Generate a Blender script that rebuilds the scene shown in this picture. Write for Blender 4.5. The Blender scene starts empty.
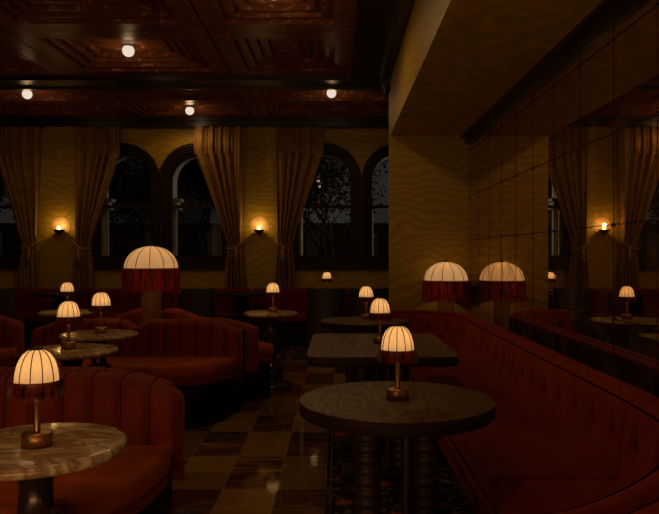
import bpy, math, random
from mathutils import Vector, Matrix
random.seed(7)
PI = math.pi
C = bpy.context.scene.collection
sc = bpy.context.scene

# ------------------------------------------------------------------ mesh builder
class MB:
    def __init__(s): s.v = []; s.f = []; s.sm = []
    def add(s, vs, fs, smooth=False):
        o = len(s.v); s.v += [tuple(v) for v in vs]
        s.f += [tuple(i + o for i in f) for f in fs]; s.sm += [smooth] * len(fs)
        return s
    def box(s, x0, x1, y0, y1, z0, z1, ch=0.0):
        if ch <= 0:
            v = [(x, y, z) for z in (z0, z1) for y in (y0, y1) for x in (x0, x1)]
            return s.add(v, [(0,2,3,1),(4,5,7,6),(0,1,5,4),(2,6,7,3),(0,4,6,2),(1,3,7,5)])
        pts = [(x0+ch,y0),(x1-ch,y0),(x1,y0+ch),(x1,y1-ch),(x1-ch,y1),(x0+ch,y1),(x0,y1-ch),(x0,y0+ch)]
        return s.prism(pts, z0, z1, ch)
    def prism(s, pts, z0, z1, ch=0.0, smooth=False):
        """vertical prism over a CCW outline, with small chamfer top and bottom"""
        n = len(pts); cx = sum(p[0] for p in pts)/n; cy = sum(p[1] for p in pts)/n
        def inset(d):
            r = []
            for i in range(n):
                a = Vector(pts[i-1]); b = Vector(pts[i]); c = Vector(pts[(i+1) % n])
                t = (c-a); t.normalize(); nn = Vector((-t.y, t.x))
                r.append((b.x+nn.x*d, b.y+nn.y*d))
            return r
        if ch > 0:
            rings = [(inset(ch), z0), (pts, z0+ch), (pts, z1-ch), (inset(ch*.35), z1-ch*.3), (inset(ch), z1)]
        else: rings = [(pts, z0), (pts, z1)]
        v = []; f = []
        for r, z in rings: v += [(p[0], p[1], z) for p in r]
        for k in range(len(rings)-1):
            for i in range(n):
                j = (i+1) % n; f.append((k*n+i, k*n+j, (k+1)*n+j, (k+1)*n+i))
        s.add(v, f, smooth)
        s.add([(p[0],p[1],rings[0][1]) for p in rings[0][0]], [tuple(range(n-1,-1,-1))])
        s.add([(p[0],p[1],rings[-1][1]) for p in rings[-1][0]], [tuple(range(n))])
        return s
    def lathe(s, prof, n=32, c=(0,0,0), smooth=True, caps=True):
        v = []; f = []
        for r, z in prof:
            for i in range(n):
                a = 2*PI*i/n; v.append((c[0]+r*math.cos(a), c[1]+r*math.sin(a), c[2]+z))
        m = len(prof)
        for k in range(m-1):
            for i in range(n):
                j = (i+1) % n; f.append((k*n+i, k*n+j, (k+1)*n+j, (k+1)*n+i))
        s.add(v, f, smooth)
        if caps:
            for k, rev in ((0, True), (m-1, False)):
                if prof[k][0] > 1e-4:
                    ring = v[k*n:(k+1)*n]; idx = list(range(n))
                    s.add(ring, [tuple(reversed(idx)) if rev else tuple(idx)])
        return s
    def tube(s, pts, r, n=8, smooth=True):
        pts = [Vector(p) for p in pts]; rs = r if isinstance(r, (list, tuple)) else [r]*len(pts)
        v = []; f = []; up = None
        for i, p in enumerate(pts):
            t = (pts[min(i+1, len(pts)-1)] - pts[max(i-1, 0)])
            if t.length < 1e-9: t = Vector((0,0,1))
            t.normalize()
            if up is None: up = Vector((0,0,1)) if abs(t.z) < .9 else Vector((1,0,0))
            a = t.cross(up)
            if a.length < 1e-6: a = t.cross(Vector((0,1,0)))
            a.normalize(); b = a.cross(t); b.normalize(); up = b
            for k in range(n):
                th = 2*PI*k/n; v.append(p + a*math.cos(th)*rs[i] + b*math.sin(th)*rs[i])
        for i in range(len(pts)-1):
            for k in range(n):
                j = (k+1) % n; f.append((i*n+k, (i+1)*n+k, (i+1)*n+j, i*n+j))
        f.append(tuple(range(n))); f.append(tuple(range(len(pts)*n-1, (len(pts)-1)*n-1, -1)))
        return s.add(v, f, smooth)
    def grid(s, fn, nu, nv, smooth=True, closed_v=False):
        v = [fn(i/nu, j/nv) for i in range(nu+1) for j in range(nv+1)]; f = []
        for i in range(nu):
            for j in range(nv):
                f.append((i*(nv+1)+j, (i+1)*(nv+1)+j, (i+1)*(nv+1)+j+1, i*(nv+1)+j+1))
        return s.add(v, f, smooth)
    def build(s, name, mat, parent=None, loc=(0,0,0)):
        me = bpy.data.meshes.new(name); me.from_pydata(s.v, [], s.f); me.update()
        me.polygons.foreach_set('use_smooth', s.sm)
        if mat: me.materials.append(mat)
        o = bpy.data.objects.new(name, me); C.objects.link(o); o.location = loc
        if parent: o.parent = parent
        return o

def tag(o, label, cat, group=None, kind=None):
    o['label'] = label; o['category'] = cat
    if group: o['group'] = group
    if kind: o['kind'] = kind
    return o
def thing(name, label, cat, loc=(0,0,0), rz=0, group=None):
    o = bpy.data.objects.new(name, None); C.objects.link(o); o.empty_display_size = .1
    o.location = loc; o.rotation_euler = (0,0,rz)
    return tag(o, label, cat, group)
def struct(name, mb, mat, loc=(0,0,0), parent=None):
    o = mb.build(name, mat, parent, loc)
    if not parent: o['kind'] = 'structure'
    return o
def dup(root, loc, rz=0, label=None, group=None, scale=None):
    def cp(o, par):
        c = o.copy(); C.objects.link(c)
        if par: c.parent = par
        for ch in list(kids.get(o.name, [])): cp(ch, c)
        return c
    kids = {}
    for o in bpy.data.objects:
        if o.parent: kids.setdefault(o.parent.name, []).append(o)
    r = cp(root, None); r.location = loc; r.rotation_euler = (0,0,rz)
    if scale: r.scale = (scale,)*3
    if label: r['label'] = label
    if group: r['group'] = group
    return r

# ------------------------------------------------------------------ materials
def mat(name):
    m = bpy.data.materials.new(name); m.use_nodes = True
    nt = m.node_tree; nt.nodes.clear()
    out = nt.nodes.new('ShaderNodeOutputMaterial')
    return m, nt, out
def N(nt, typ, **kw):
    n = nt.nodes.new(typ)
    for k, v in kw.items():
        if k in n.inputs: n.inputs[k].default_value = v
        else: setattr(n, k, v)
    return n
def ramp(nt, stops, src):
    r = nt.nodes.new('ShaderNodeValToRGB'); e = r.color_ramp.elements
    while len(e) < len(stops): e.new(.5)
    for i, (p, c) in enumerate(stops): e[i].position = p; e[i].color = (*c, 1)
    nt.links.new(src, r.inputs[0]); return r.outputs[0]
def coords(nt, scale=(1,1,1), kind='Object', rot=(0,0,0)):
    t = nt.nodes.new('ShaderNodeTexCoord'); m = nt.nodes.new('ShaderNodeMapping')
    m.inputs['Scale'].default_value = scale; m.inputs['Rotation'].default_value = rot
    nt.links.new(t.outputs[kind], m.inputs[0]); return m.outputs[0]
def principled(nt, out, rough=.5, metal=0, spec=.5):
    b = nt.nodes.new('ShaderNodeBsdfPrincipled')
    b.inputs['Roughness'].default_value = rough; b.inputs['Metallic'].default_value = metal
    b.inputs['Specular IOR Level'].default_value = spec
    nt.links.new(b.outputs[0], out.inputs[0]); return b
def bump(nt, h, b, strength=.3, dist=.01):
    n = nt.nodes.new('ShaderNodeBump'); n.inputs['Strength'].default_value = strength
    n.inputs['Distance'].default_value = dist
    nt.links.new(h, n.inputs['Height']); nt.links.new(n.outputs[0], b.inputs['Normal'])

def simple(name, col, rough=.5, metal=0, var=.25, nscale=8, bmp=0, spec=.5):
    m, nt, out = mat(name); b = principled(nt, out, rough, metal, spec)
    n = N(nt, 'ShaderNodeTexNoise', Scale=nscale, Detail=4.0)
    nt.links.new(coords(nt), n.inputs['Vector'])
    c = ramp(nt, [(.3, tuple(x*(1-var) for x in col)), (.7, tuple(min(1, x*(1+var)) for x in col))], n.outputs['Fac'])
    nt.links.new(c, b.inputs['Base Color'])
    if bmp: bump(nt, n.outputs['Fac'], b, bmp)
    return m

def velvet(name, col, dark=.55):
    m, nt, out = mat(name); b = principled(nt, out, .85, 0, .15)
    n = N(nt, 'ShaderNodeTexNoise', Scale=5.0, Detail=5.0, Roughness=.65)
    nt.links.new(coords(nt), n.inputs['Vector'])
    c = ramp(nt, [(.3, tuple(x*dark for x in col)), (.7, col)], n.outputs['Fac'])
    nt.links.new(c, b.inputs['Base Color'])
    b.inputs['Sheen Weight'].default_value = .25; b.inputs['Sheen Roughness'].default_value = .4
    b.inputs['Sheen Tint'].default_value = (1, .22, .08, 1)
    n2 = N(nt, 'ShaderNodeTexNoise', Scale=120.0, Detail=2.0)
    nt.links.new(coords(nt), n2.inputs['Vector'])
    bump(nt, n2.outputs['Fac'], b, .15, .004)
    return m

def wallpaper(name, gain=1.0, red=1.0):
    """gold moire paper: distorted horizontal waves"""
    m, nt, out = mat(name); b = principled(nt, out, .55, 0, .3)
    g = nt.nodes.new('ShaderNodeNewGeometry')
    mp = nt.nodes.new('ShaderNodeMapping'); nt.links.new(g.outputs['Position'], mp.inputs[0])
    mp.inputs['Scale'].default_value = (1, 1, 1)
    nz = N(nt, 'ShaderNodeTexNoise', Scale=1.6, Detail=2.0, Roughness=.45)
    nt.links.new(mp.outputs[0], nz.inputs['Vector'])
    # phase = z*freq + noise*amp
    sx = nt.nodes.new('ShaderNodeSeparateXYZ'); nt.links.new(g.outputs['Position'], sx.inputs[0])
    a = N(nt, 'ShaderNodeMath', operation='MULTIPLY'); nt.links.new(sx.outputs['Z'], a.inputs[0]); a.inputs[1].default_value = 60
    bb = N(nt, 'ShaderNodeMath', operation='MULTIPLY'); nt.links.new(nz.outputs['Fac'], bb.inputs[0]); bb.inputs[1].default_value = 46
    s = N(nt, 'ShaderNodeMath', operation='ADD'); nt.links.new(a.outputs[0], s.inputs[0]); nt.links.new(bb.outputs[0], s.inputs[1])
    si = N(nt, 'ShaderNodeMath', operation='SINE'); nt.links.new(s.outputs[0], si.inputs[0])
    h = N(nt, 'ShaderNodeMath', operation='MULTIPLY_ADD'); nt.links.new(si.outputs[0], h.inputs[0]); h.inputs[1].default_value = .5; h.inputs[2].default_value = .5
    k = gain
    c = ramp(nt, [(.0, (.30*k*red, .20*k, .012*k)), (.55, (.36*k*red, .222*k, .018*k)), (1, (.42*k*red, .255*k, .026*k))], h.outputs[0])
    nt.links.new(c, b.inputs['Base Color'])
    return m

def veined(name, base, mid, vein, rough=.15, scale=2.0, veinw=.03, rot=(0,0,0), sc3=(1,1,1), spec=.4):
    m, nt, out = mat(name); b = principled(nt, out, rough, 0, spec)
    co = coords(nt, sc3, rot=rot)
    n = N(nt, 'ShaderNodeTexNoise', Scale=scale, Detail=6.0, Roughness=.6, Distortion=.8)
    nt.links.new(co, n.inputs['Vector'])
    c1 = ramp(nt, [(.3, base), (.7, mid)], n.outputs['Fac'])
    n2 = N(nt, 'ShaderNodeTexNoise', Scale=scale*1.3, Detail=5.0, Roughness=.55, Distortion=1.6)
    nt.links.new(co, n2.inputs['Vector'])
    v = ramp(nt, [(.5-veinw, (0,0,0)), (.5, (1,1,1)), (.5+veinw, (0,0,0))], n2.outputs['Fac'])
    mx = nt.nodes.new('ShaderNodeMix'); mx.data_type = 'RGBA'
    nt.links.new(v, mx.inputs[0]); nt.links.new(c1, mx.inputs[6]); mx.inputs[7].default_value = (*vein, 1)
    nt.links.new(mx.outputs[2], b.inputs['Base Color'])
    return m

def oak(name, a, bcol, rough=.35):
    m, nt, out = mat(name); b = principled(nt, out, rough, 0, .38)
    w = N(nt, 'ShaderNodeTexNoise', Scale=1.0, Detail=2.0, Distortion=0.4)
    nt.links.new(coords(nt, (3.2, .9, 3)), w.inputs['Vector'])
    mm = N(nt, 'ShaderNodeMath', operation='MULTIPLY'); nt.links.new(w.outputs['Fac'], mm.inputs[0]); mm.inputs[1].default_value = 120
    si = N(nt, 'ShaderNodeMath', operation='SINE'); nt.links.new(mm.outputs[0], si.inputs[0])
    n = N(nt, 'ShaderNodeTexNoise', Scale=1.0, Detail=5.0)
    nt.links.new(coords(nt, (90, 5, 20)), n.inputs['Vector'])
    ad = N(nt, 'ShaderNodeMath', operation='MULTIPLY_ADD'); nt.links.new(si.outputs[0], ad.inputs[0]); ad.inputs[1].default_value = .13
    nt.links.new(n.outputs['Fac'], ad.inputs[2])
    c = ramp(nt, [(.25, a), (.75, bcol)], ad.outputs[0]); nt.links.new(c, b.inputs['Base Color'])
    rr = N(nt, 'ShaderNodeMapRange'); nt.links.new(ad.outputs[0], rr.inputs[0])
    rr.inputs['To Min'].default_value = rough+.12; rr.inputs['To Max'].default_value = rough-.08
    nt.links.new(rr.outputs[0], b.inputs['Roughness'])
    bump(nt, ad.outputs[0], b, .25, .004)
    return m

def emissive(name, col, strength, noise=0.0):
    m, nt, out = mat(name); e = nt.nodes.new('ShaderNodeEmission')
    n = N(nt, 'ShaderNodeTexNoise', Scale=30.0, Detail=3.0); nt.links.new(coords(nt), n.inputs['Vector'])
    c = ramp(nt, [(.3, tuple(x*(1-noise) for x in col)), (.7, col)], n.outputs['Fac'])
    nt.links.new(c, e.inputs[0]); e.inputs[1].default_value = strength
    nt.links.new(e.outputs[0], out.inputs[0]); return m

def shade_mat(name, col, emis):
    """parchment: lets the bulb inside glow through"""
    m, nt, out = mat(name)
    co = coords(nt)
    n = N(nt, 'ShaderNodeTexNoise', Scale=60.0, Detail=5.0, Roughness=.7); nt.links.new(co, n.inputs['Vector'])
    c = ramp(nt, [(.25, tuple(x*.78 for x in col)), (.75, col)], n.outputs['Fac'])
    t = nt.nodes.new('ShaderNodeBsdfTranslucent'); d = nt.nodes.new('ShaderNodeBsdfDiffuse')
    nt.links.new(c, t.inputs[0]); nt.links.new(c, d.inputs[0])
    mx = nt.nodes.new('ShaderNodeMixShader'); mx.inputs[0].default_value = .3
    nt.links.new(t.outputs[0], mx.inputs[1]); nt.links.new(d.outputs[0], mx.inputs[2])
    e = nt.nodes.new('ShaderNodeEmission'); nt.links.new(c, e.inputs[0]); e.inputs[1].default_value = emis
    a = nt.nodes.new('ShaderNodeAddShader'); nt.links.new(mx.outputs[0], a.inputs[0]); nt.links.new(e.outputs[0], a.inputs[1])
    nt.links.new(a.outputs[0], out.inputs[0]); return m

def fringe_mat(name, col, tr=.4):
    m, nt, out = mat(name)
    n = N(nt, 'ShaderNodeTexNoise', Scale=70.0, Detail=2.0); nt.links.new(coords(nt, (1,1,.07)), n.inputs['Vector'])
    c = ramp(nt, [(.40, tuple(x*.12 for x in col)), (.62, col)], n.outputs['Fac'])
    t = nt.nodes.new('ShaderNodeBsdfTranslucent'); d = nt.nodes.new('ShaderNodeBsdfPrincipled')
    d.inputs['Roughness'].default_value = .5
    nt.links.new(c, t.inputs[0]); nt.links.new(c, d.inputs['Base Color'])
    mx = nt.nodes.new('ShaderNodeMixShader'); mx.inputs[0].default_value = tr
    nt.links.new(d.outputs[0], mx.inputs[1]); nt.links.new(t.outputs[0], mx.inputs[2])
    nt.links.new(mx.outputs[0], out.inputs[0]); return m

M = {}
M['wall'] = wallpaper('gold_moire_wallpaper')
M['plaster'] = wallpaper('gold_moire_soffit_paper', .9, 1.1)
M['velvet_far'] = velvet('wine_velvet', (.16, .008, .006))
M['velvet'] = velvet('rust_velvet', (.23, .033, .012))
M['velvet_lit_seat'] = velvet('rust_velvet_lit_seat', (.42, .080, .018))  # same velvet lightened: lamp light on the seat tops put into the colour
M['velvet_dark_seat'] = velvet('oxblood_velvet_seat', (.18, .013, .009))
M['velvet_deep'] = velvet('oxblood_velvet', (.26, .020, .011))
M['piping'] = simple('dark_red_piping_and_seam_shade', (.030, .004, .003), .95, spec=.05)
M['black'] = simple('black_lacquer', (.008, .004, .003), .55, bmp=.05, spec=.2)
M['leather'] = simple('dark_leather', (.022, .010, .007), .5, nscale=30, bmp=.1)
M['wood'] = simple('dark_stained_trim', (.055, .022, .011), .35, nscale=5, spec=.5)
M['trim'] = simple('near_black_trim', (.02, .009, .006), .35, nscale=5)
M['frame'] = simple('dark_window_wood', (.016, .007, .004), .55, nscale=5, spec=.2)
M['oak'] = oak('smoked_oak', (.034, .017, .004), (.135, .071, .017), .42)
M['oak_edge'] = simple('dark_oak_edge', (.026, .010, .006), .6, nscale=20, spec=.15)
M['turned'] = simple('dark_turned_wood', (.03, .009, .005), .55, nscale=12)
M['bronze'] = simple('dark_bronze', (.05, .028, .017), .25, .5, nscale=8)
M['brass'] = simple('aged_brass', (.34, .17, .065), .35, .85, nscale=20)
M['marble'] = veined('brown_veined_marble', (.38, .26, .14), (.86, .67, .42), (.28, .14, .06), .13, 2.4, .10, (0,0,.6), (1, 2.2, 1))
M['redmarble'] = veined('red_veined_marble', (.13, .038, .016), (.22, .068, .027), (.50, .25, .11), .33, 1.5, .015, (0,0,.3), (1,1.6,1), .08)
M['curtain'] = simple('tan_velvet_curtain', (.25, .135, .035), .8, nscale=10, bmp=.1, spec=.2)
M['cord'] = simple('gold_cord', (.30, .15, .05), .6)
M['shade'] = shade_mat('parchment_shade', (.88, .68, .41), .12)
M['shade_big'] = shade_mat('parchment_dome_shade', (.95, .72, .42), .12)
M['rib'] = simple('shade_rib_brown', (.035, .018, .010), .7)
M['fringe'] = fringe_mat('dark_red_fringe', (.26, .032, .018), .4)
M['fringe_big'] = fringe_mat('red_silk_fringe', (.60, .05, .03), .45)
M['globe'] = emissive('opal_globe_glow', (1.0, .84, .68), .85, .05)
M['halo'] = simple('sconce_halo_disc', (.45,.27,.08), .5)  # pale disc standing in for the sconce's glow on the wall
M['bulb'] = emissive('sconce_bulb_glow', (1.0, .62, .22), 6, 0)
M['stone'] = simple('pale_exterior_stone', (.55, .50, .42), .8)
M['bark'] = simple('tree_bark', (.02, .016, .012), .9)
M['leaf'] = simple('night_leaves', (.016, .018, .012), .8)
M['far'] = simple('dark_facade', (.02, .018, .016), .9)
M['dimreflect'] = emissive('dim_room_reflection', (.5,.4,.25), .009, .3)
M['joint'] = simple('dark_joint', (.012, .006, .004), .9, spec=.1)
M['ground'] = simple('dark_ground', (.03, .028, .025), .9)

# glass
m, nt, out = mat('window_glass'); M['glass'] = m
t = nt.nodes.new('ShaderNodeBsdfTransparent'); t.inputs[0].default_value = (.8,.8,.78,1)
g = nt.nodes.new('ShaderNodeBsdfGlossy'); g.inputs['Roughness'].default_value = .01
lw = N(nt, 'ShaderNodeFresnel', IOR=1.35); mx = nt.nodes.new('ShaderNodeMixShader')
nt.links.new(lw.outputs[0], mx.inputs[0]); nt.links.new(t.outputs[0], mx.inputs[1]); nt.links.new(g.outputs[0], mx.inputs[2])
nt.links.new(mx.outputs[0], out.inputs[0])

# antique mirror
m, nt, out = mat('antique_mirror'); M['mirror'] = m
n = N(nt, 'ShaderNodeTexNoise', Scale=3.5, Detail=9.0, Roughness=.75); nt.links.new(coords(nt), n.inputs['Vector'])
f = ramp(nt, [(.45, (.03,.03,.03)), (.75, (.55,.55,.55))], n.outputs['Fac'])
g = nt.nodes.new('ShaderNodeBsdfGlossy'); g.inputs[0].default_value = (.86,.72,.54,1); g.inputs['Roughness'].default_value = .012
d = nt.nodes.new('ShaderNodeBsdfDiffuse'); d.inputs[0].default_value = (.20,.12,.05,1)
mx = nt.nodes.new('ShaderNodeMixShader'); nt.links.new(f, mx.inputs[0]); nt.links.new(g.outputs[0], mx.inputs[1]); nt.links.new(d.outputs[0], mx.inputs[2])
nt.links.new(mx.outputs[0], out.inputs[0])

# floor: blocks of dark and honey marble tiles with fine joints
def floor_mat():
    m, nt, out = mat('checkered_marble_floor'); b = principled(nt, out, .06, 0, .5)
    T = .345; DY = .71; OX = -.035; OY = 5.79
    g = nt.nodes.new('ShaderNodeNewGeometry'); sx = nt.nodes.new('ShaderNodeSeparateXYZ'); nt.links.new(g.outputs['Position'], sx.inputs[0])
    def M2(op, a, bb=None, c=None):
        n = N(nt, 'ShaderNodeMath', operation=op)
        for i, x in enumerate((a, bb, c)):
            if x is None: continue
            if isinstance(x, (int, float)): n.inputs[i].default_value = x
            else: nt.links.new(x, n.inputs[i])
        return n.outputs[0]
    u = M2('DIVIDE', M2('SUBTRACT', sx.outputs['X'], OX), T)
    v = M2('DIVIDE', M2('SUBTRACT', sx.outputs['Y'], OY), DY)
    fu = M2('FLOOR', u); fv = M2('FLOOR', v); v2 = M2('MULTIPLY', v, 2.0); fv2 = M2('FLOOR', v2)
    par = M2('MODULO', M2('ADD', M2('ADD', fu, fv), 1000.0), 2.0)     # 0 / 1 blocks
    cb = nt.nodes.new('ShaderNodeCombineXYZ'); nt.links.new(fu, cb.inputs[0]); nt.links.new(fv2, cb.inputs[1])
    wn = nt.nodes.new('ShaderNodeTexWhiteNoise'); wn.noise_dimensions = '3D'; nt.links.new(cb.outputs[0], wn.inputs[0])
    # veins, offset per tile
    vm = nt.nodes.new('ShaderNodeVectorMath'); vm.operation = 'MULTIPLY_ADD'
    nt.links.new(wn.outputs['Color'], vm.inputs[0]); vm.inputs[1].default_value = (7,7,7); nt.links.new(g.outputs['Position'], vm.inputs[2])
    mp = nt.nodes.new('ShaderNodeMapping'); nt.links.new(vm.outputs[0], mp.inputs[0]); mp.inputs['Scale'].default_value = (2, 9, 1); mp.inputs['Rotation'].default_value = (0,0,-.25)
    nz = N(nt, 'ShaderNodeTexNoise', Scale=1.2, Detail=6.0, Roughness=.6, Distortion=.8); nt.links.new(mp.outputs[0], nz.inputs['Vector'])
    dark = ramp(nt, [(.35, (.05,.02,.009)), (.5, (.10,.045,.02)), (.68, (.24,.12,.045))], nz.outputs['Fac'])
    lite = ramp(nt, [(.3, (.20,.115,.032)), (.7, (.28,.165,.05))], nz.outputs['Fac'])
    mx = nt.nodes.new('ShaderNodeMix'); mx.data_type = 'RGBA'
    nt.links.new(par, mx.inputs[0]); nt.links.new(dark, mx.inputs[6]); nt.links.new(lite, mx.inputs[7])
    # per-tile value
    hs = nt.nodes.new('ShaderNodeHueSaturation'); nt.links.new(mx.outputs[2], hs.inputs['Color'])
    nt.links.new(M2('MULTIPLY_ADD', wn.outputs['Value'], .7, .6), hs.inputs['Value'])
    # joints
    ju = M2('LESS_THAN', M2('ABSOLUTE', M2('SUBTRACT', M2('FRACT', u), .5)), .493)
    jv = M2('LESS_THAN', M2('ABSOLUTE', M2('SUBTRACT', M2('FRACT', v2), .5)), .493)
    j = M2('MULTIPLY', ju, jv)
    m3 = nt.nodes.new('ShaderNodeMix'); m3.data_type = 'RGBA'
    nt.links.new(j, m3.inputs[0]); m3.inputs[6].default_value = (.30,.20,.10,1); nt.links.new(hs.outputs[0], m3.inputs[7])
    nt.links.new(m3.outputs[2], b.inputs['Base Color'])
    return m
M['floor'] = floor_mat()

def rug_mat():
    m, nt, out = mat('dark_floral_carpet'); b = principled(nt, out, .95, 0, .1)
    co = coords(nt, (1,1,1))
    v = N(nt, 'ShaderNodeTexVoronoi', Scale=3.2); nt.links.new(co, v.inputs['Vector'])
    n = N(nt, 'ShaderNodeTexNoise', Scale=9.0, Detail=3.0, Distortion=2.5); nt.links.new(co, n.inputs['Vector'])
    c1 = ramp(nt, [(.50, (.010,.008,.008)), (.58, (.07,.04,.025)), (.66, (.24,.16,.10))], n.outputs['Fac'])
    c2 = ramp(nt, [(.16, (.22,.025,.012)), (.24, (.0,.0,.0))], v.outputs['Distance'])
    a = nt.nodes.new('ShaderNodeMix'); a.data_type = 'RGBA'; a.blend_type = 'ADD'; a.inputs[0].default_value = 1
    nt.links.new(c1, a.inputs[6]); nt.links.new(c2, a.inputs[7]); nt.links.new(a.outputs[2], b.inputs['Base Color'])
    return m
M['rug'] = rug_mat()

# ------------------------------------------------------------------ room shell
WB = 11.8           # back wall
CEIL = 3.816
XL, XR, YN = -6.6, 3.2, -3.2
MX = 1.6            # mirror face
COLY = 8.36
SOFF = 2.92

struct('floor', MB().box(XL-.2, XR+.2, YN-.2, WB+.3, -.1, 0), M['floor'])
struct('wall_left', MB().box(XL-.2, XL, YN-.2, WB+.3, 0, CEIL+.3), M['wall'])
struct('wall_near', MB().box(XL-.2, XR+.2, YN-.2, YN, 0, CEIL+.3), M['wall'])
struct('wall_far_right', MB().box(XR, XR+.2, COLY+.2, WB+.3, 0, CEIL+.3), M['wall'])
struct('wall_right', MB().box(MX+.03, MX+.25, YN, COLY, 0, SOFF), M['trim'])

WINX = [-7.08, -5.85, -3.642, -2.411, -.205, 1.034]
WINX = [x for x in WINX if x > XL+.3]
ZS, ZSP, RO, RI = 1.278, 2.764+.09, .60, .435
ZB = 1.278; ZSPR = 2.764
RO_H = RO - .03
def arch_pts(cx, R, zb, zs, n=28):
    p = [(cx-R, zb), (cx+R, zb)]
    p += [(cx+R*math.cos(a), zs+R*math.sin(a)) for a in [PI*i/n for i in range(n+1)]]
    return p
# wall with arched openings, from a filled 2D curve
cu = bpy.data.curves.new('tmp_wall', 'CURVE'); cu.dimensions = '2D'; cu.fill_mode = 'BOTH'; cu.extrude = .09
def spl(pts):
    s = cu.splines.new('POLY'); s.points.add(len(pts)-1)
    for q, p in zip(s.points, pts): q.co = (p[0], p[1], 0, 1)
    s.use_cyclic_u = True
spl([(XL-.2, 0), (XR+.2, 0), (XR+.2, CEIL+.3), (XL-.2, CEIL+.3)])
for x in WINX: spl(arch_pts(x, RO_H, ZB+.03, ZSPR))
ob = bpy.data.objects.new('tmp_wall', cu); C.objects.link(ob)
bpy.context.view_layer.update()
me = bpy.data.meshes.new_from_object(ob.evaluated_get(bpy.context.evaluated_depsgraph_get()))
bpy.data.objects.remove(ob)
me.transform(Matrix.Translation((0, WB+.09, 0)) @ Matrix.Rotation(PI/2, 4, 'X'))
me.materials.clear(); me.materials.append(M['wall'])
wb = bpy.data.objects.new('wall_back', me); C.objects.link(wb); wb['kind'] = 'structure'

def arch_ring(mb, cx, Ro, Ri, zb_o, zb_i, y0, y1, zs=ZSPR, n=28):
    po = [(cx+Ro, zb_o)] + [(cx+Ro*math.cos(PI*i/n), zs+Ro*math.sin(PI*i/n)) for i in range(n+1)] + [(cx-Ro, zb_o)]
    pi = [(cx+Ri, zb_i)] + [(cx+Ri*math.cos(PI*i/n), zs+Ri*math.sin(PI*i/n)) for i in range(n+1)] + [(cx-Ri, zb_i)]
    k = len(po); v = []
    for y in (y0, y1):
        v += [(p[0], y, p[1]) for p in po] + [(p[0], y, p[1]) for p in pi]
    f = []
    for i in range(k):
        j = (i+1) % k
        f.append((i, j, k+j, k+i)); f.append((2*k+i, 3*k+i, 3*k+j, 2*k+j))
        f.append((i, 2*k+i, 2*k+j, j)); f.append((k+i, k+j, 3*k+j, 3*k+i))
    mb.add(v, f, False); return mb
for i, x in enumerate(WINX):
    w = bpy.data.objects.new('window_%d' % (i+1), None); C.objects.link(w); w.location = (x, WB, ZB); w['kind'] = 'structure'
    fr = MB()
    arch_ring(fr, 0, .612, .555, -.01, .075, -.075, .15, ZSPR-ZB)
    arch_ring(fr, 0, .560, .515, .07, .11, -.045, .15, ZSPR-ZB)
    arch_ring(fr, 0, .520, .475, .10, .15, -.015, .15, ZSPR-ZB)
    fr.build('window_frame', M['frame'], w)
    sh = MB(); arch_ring(sh, 0, .48, .435, .14, .186, .03, .12, ZSPR-ZB)
    sh.box(-.44, .44, .03, .12, 1.0, 1.05)
    sh.build('sash', M['frame'], w)
    MB().box(-.62, .62, -.10, 0.0, -.045, .03, .01).build('window_sill', M['frame'], w)
    gl = MB(); gp = arch_pts(0, .45, .17, ZSPR-ZB)
    gl.add([(p[0], .075, p[1]) for p in gp], [tuple(range(len(gp)))])
    gl.build('pane', M['glass'], w)
# trims
struct('trim_1', MB().box(XL, XR, WB-.12, WB, 3.662, 3.74).box(XL, XR, WB-.2, WB, 3.74, CEIL), M['trim'])
# base of the back wall
struct('baseboard_back', MB().box(XL, XR, WB-.03, WB, 0, .16), M['trim'])

# column + dropped soffit
struct('wall_column', MB().box(.642, MX+.25, COLY, COLY+.2, 0, CEIL), M['wall'])
CRZ = 3.58
struct('wall_soffit_side', MB().box(.642, .70, YN, COLY, SOFF, CEIL), M['wall'])
struct('ceiling_soffit', MB().box(.70, MX+.25, YN, COLY, SOFF, SOFF+.06), M['plaster'])
struct('trim_2', MB().prism([(.0,0)]*0 or [(MX-.10, YN),(MX+.03, YN),(MX+.03, COLY),(MX-.10, COLY)], SOFF-.035, SOFF).prism(
    [(MX-.05, YN),(MX+.03, YN),(MX+.03, COLY),(MX-.05, COLY)], SOFF-.10, SOFF-.035), M['trim'])
struct('trim_3', MB().box(.535, .642, YN, COLY+.25, CRZ, CEIL), M['trim'])
struct('trim_4', MB().box(.20, .54, YN, WB-2.8, CEIL-.05, CEIL+.02), M['trim'])
# cross beam
struct('trim_5', MB().box(XL, .56, 9.02, 9.44, CEIL-.055, CEIL+.02).box(XL, .62, 9.40, 9.46, CEIL-.08, CEIL), M['trim'])
struct('trim_6', MB().box(.56, .70, 8.30, 8.62, CRZ-.06, CRZ+.10, .02).box(.58, .68, 8.32, 8.6, CRZ-.11, CRZ-.06, .01), M['trim'])

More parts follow.
